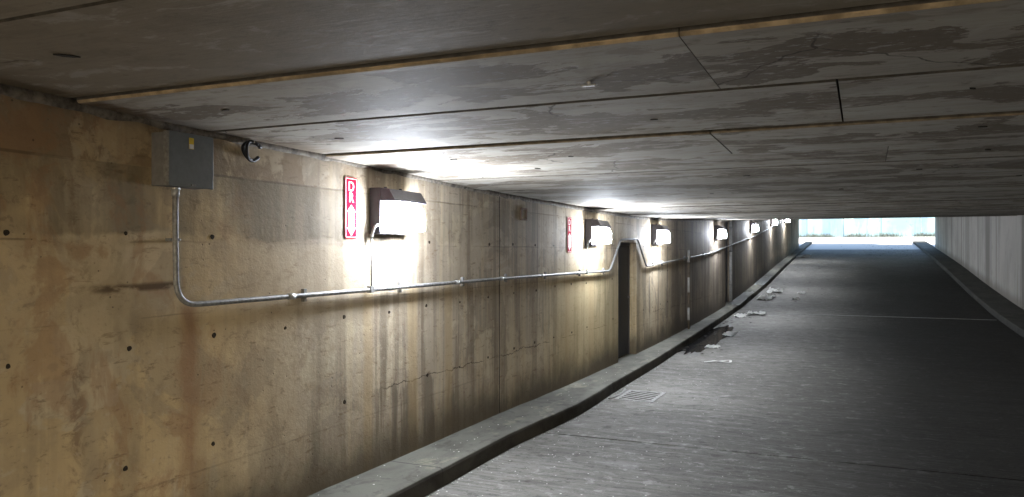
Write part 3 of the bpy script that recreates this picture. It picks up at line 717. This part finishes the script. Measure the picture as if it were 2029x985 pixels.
for zz in (.5, 1.5, 2.2):
    bm = bmesh.new(); tube(bm, [(0, 0, zz), (0, 0, zz+.05)], .057, 14); obj('bracket', bm, M['zinc'], DP, True)

# ---------------------------------------------------------------- drain grate beside the kerb
GX0, GX1, GY0, GY1 = -2.98, -2.46, 9.95, 10.72
gz = road_z(10.3)+.004
GR = thing('drain_grate', 'worn cast iron drain grate with slanted slots beside the kerb', 'drain', (0, 0, 0))
bm = bmesh.new()
bd = .05
for q in ((GX0, GX1, GY0, GY0+bd), (GX0, GX1, GY1-bd, GY1), (GX0, GX0+bd, GY0+bd+.001, GY1-bd-.001), (GX1-bd, GX1, GY0+bd+.001, GY1-bd-.001)): box(bm, *q, gz-.004, gz+.006, .002)
obj('frame', bm, M['iron'], GR)
bm = bmesh.new(); box(bm, GX0+.03, GX1-.03, GY0+.03, GY1-.03, gz-.003, gz+.0005); obj('sump', bm, M['soot'], GR)
for i in range(7):
    yc = GY0+.02+i*.115
    bm = bmesh.new()
    prism(bm, [(GX0+bd, yc+.10), (GX1-bd, yc-.06), (GX1-bd, yc-.012), (GX0+bd, yc+.148)], 'z', gz+.001, gz+.0035)
    bmesh.ops.bisect_plane(bm, geom=bm.verts[:]+bm.edges[:]+bm.faces[:], plane_co=(0, GY0+bd, 0), plane_no=(0, -1, 0), clear_outer=True)
    bmesh.ops.bisect_plane(bm, geom=bm.verts[:]+bm.edges[:]+bm.faces[:], plane_co=(0, GY1-bd, 0), plane_no=(0, 1, 0), clear_outer=True)
    if len(bm.faces): obj('bar', bm, M['iron'], GR)
    else: bm.free()
bm = bmesh.new(); tube(bm, [(-3.035+.05*math.sin(math.pi*i/10), 9.95+.75*i/10, gz+.004) for i in range(11)], .02, 8); obj('inlet_lip', bm, M['iron'], GR, True)

# ---------------------------------------------------------------- litter
def crumple(w_, l_, amp, seed, n=9, thick=.0015):
    bm = bmesh.new(); q = Vector((seed*3.7, seed*1.3, 0))
    g = [[None]*(n+1) for _ in range(n+1)]
    for i in range(n+1):
        for j in range(n+1):
            u, v = i/n-.5, j/n-.5
            e = 1 - .25*noise.noise(Vector((u*3, v*3, seed)))
            h = abs(noise.noise(Vector((u*4, v*4, 0))+q)) + .5*abs(noise.noise(Vector((u*9, v*9, 3))+q))
            g[i][j] = bm.verts.new((u*w_*e, v*l_*e, h*amp))
    for i in range(n):
        for j in range(n): bm.faces.new((g[i][j], g[i+1][j], g[i+1][j+1], g[i][j+1]))
    bmesh.ops.solidify(bm, geom=bm.faces[:], thickness=thick)
    zm = min(v.co.z for v in bm.verts)
    for v in bm.verts: v.co.z -= zm
    return bm
def litter(name, label, cat, x, y, w_, l_, amp, seed, mat, on='road', rot=0, group=None, kind_n=9):
    o = obj(name, crumple(w_, l_, amp, seed, kind_n), M[mat]); o.location = (x, y, (road_z(y) if on == 'road' else K(y))+.004)
    sl = (road_z(y+.5)-road_z(y-.5)); o.rotation_euler = (math.atan(sl), 0, rot)
    return tag(o, label, cat, group)
LG = 'paper litter along the gutter'
litter('paper', 'largest crumpled white paper lying in the gutter beside the bright road joint', 'litter', -2.68, 22.5, .46, .6, .14, 1, 'paper', group=LG)
litter('paper', 'flat white paper scrap half in the puddle shadow under the kerb', 'litter', -3.02, 22.0, .28, .8, .07, 2, 'paper', group=LG)
litter('paper', 'upper of two white crumpled bags against the kerb past the road joint', 'litter', -2.78, 28.6, .5, 1.2, .16, 3, 'paper', group=LG)
litter('paper', 'lower of two white crumpled bags against the kerb past the road joint', 'litter', -2.86, 26.6, .46, 1.1, .15, 4, 'paper', group=LG)
litter('paper', 'white paper lying alone near the far mouth beside the kerb', 'litter', -2.95, 45.5, .7, 1.8, .10, 5, 'paper', group=LG)
litter('paper', 'smaller of the two white scraps out on the road, farther one', 'litter', -1.9, 28.3, .22, .6, .08, 6, 'paper', group=LG, kind_n=5)
litter('paper', 'nearer white scrap out on the road past the joint', 'litter', -1.95, 26.6, .22, .5, .08, 7, 'paper', group=LG, kind_n=5)
litter('paper', 'torn white paper at the near tip of the dark puddle', 'litter', -2.72, 15.9, .26, .34, .05, 8, 'paper', group=LG)
litter('paper', 'ragged pale paper at the far side of the dark puddle', 'litter', -2.72, 18.2, .26, .9, .05, 9, 'paper', group=LG)
litter('cardboard', 'flattened grey cardboard sheet on the kerb, the farther one', 'cardboard', -3.42, 30.8, .34, 3.2, .03, 10, 'card', 'kerb', .02, 'cardboard sheets on the kerb')
litter('cardboard', 'long grey cardboard sheet on the kerb beside the downpipe recess', 'cardboard', -3.43, 25.2, .34, 3.4, .04, 11, 'card', 'kerb', 0, 'cardboard sheets on the kerb')
# white looped strap in front of the puddle
bm = bmesh.new(); path = [(-.22, -.10), (-.12, -.09), (-.04, -.04), (.03, .10), (.12, .16), (.20, .13), (.21, .0), (.15, -.07), (.05, -.08), (-.02, -.05)]
pts = round_path([(a, b, .012+.012*(i % 3)) for i, (a, b) in enumerate(path)], .05, 4)
for a, b in zip(pts, pts[1:]):
    dv = (b-a).normalized().cross(Vector((0, 0, 1)))*.022
    bm.faces.new([bm.verts.new(p) for p in (a-dv, a+dv, b+dv, b-dv)])
bmesh.ops.remove_doubles(bm, verts=bm.verts, dist=.004)
bmesh.ops.solidify(bm, geom=bm.faces[:], thickness=.004)
o = obj('strap_loop', bm, M['paper']); o.location = (-2.30, 13.95, road_z(13.95)+.004); tag(o, 'white looped strap lying on the road in front of the puddle', 'strap')
# puddle
t = T('dark_puddle_water', .08, .5); t.color((.012, .012, .013)); t.bump(t.noise(6, 6, 6, 3, .5), .08, .01)
bm = bmesh.new(); rg = random.Random(12); n = 56; ring = []
for i in range(n):
    a = 2*math.pi*i/n; rr = 1+.28*noise.noise(Vector((math.cos(a)*2.2, math.sin(a)*2.2, 4)))+.28*noise.noise(Vector((math.cos(a)*6, math.sin(a)*6, 9)))
    x, y = -3.02+.30*math.cos(a)*rr, 17.3+2.5*math.sin(a)*rr
    ring.append((max(x, EDGE(y)-.01), y))
cv = bm.verts.new((-3.0, 17.4, road_z(17.4)+.005)); vv = [bm.verts.new((x, y, road_z(y)+.005)) for x, y in ring]
for i in range(n): bm.faces.new((cv, vv[i], vv[(i+1) % n]))
struct(obj('puddle', bm, t.m))
# scattered leaves near the mouth and along the puddle, pale grit on kerb and road
def scatter(name, mat, spots, size, seed):
    bm = bmesh.new(); rg = random.Random(seed)
    for x, y, z in spots:
        a = rg.uniform(0, 6.28); s_ = size*rg.uniform(.4, 1.3); k = rg.randint(4, 6)
        lo = [bm.verts.new((x+s_*math.cos(a+6.283*i/k)*rg.uniform(.6, 1), y+s_*math.sin(a+6.283*i/k)*rg.uniform(.6, 1.2), z)) for i in range(k)]
        tp = bm.verts.new((x, y, z+s_*rg.uniform(.08, .3)))
        for i in range(k): bm.faces.new((lo[i], lo[(i+1) % k], tp))
    return stuff(obj(name, bm, M[mat], recalc=False))
rg = random.Random(21); sp = []
for _ in range(420):
    y = rg.uniform(46, 60); x = rg.gauss(1.6, 1.1)
    if -2.9 < x < 3: sp.append((x, y, road_z(y)+.001))
for _ in range(55):
    y = rg.uniform(14.5, 22); x = EDGE(y)+abs(rg.gauss(0, .32))+.03; sp.append((x, y, road_z(y)+.006))
for _ in range(110):
    y = rg.uniform(24, 50); x = rg.gauss(-2.2, .7)
    if x > EDGE(y)+.05: sp.append((x, y, road_z(y)+.001))
scatter('leaf_litter', 'leaf', sp, .05, 31)
sp = []
for _ in range(260):
    y = 4.5+rg.random()**1.5*9; x = EDGE(y)+abs(rg.gauss(0, 1.0)); sp.append((x, y, road_z(y)+.001))
for _ in range(70):
    y = rg.uniform(4.5, 14); sp.append((rg.uniform(XL+.03, EDGE(y)-.05), y, K(y)+.003))
for _ in range(260):
    y = 4.5+rg.random()**1.3*12; sp.append((EDGE(y)+.02+abs(rg.gauss(0, .02)), y, road_z(y)+.001))
scatter('grit', 'grit', sp, .0085, 33)
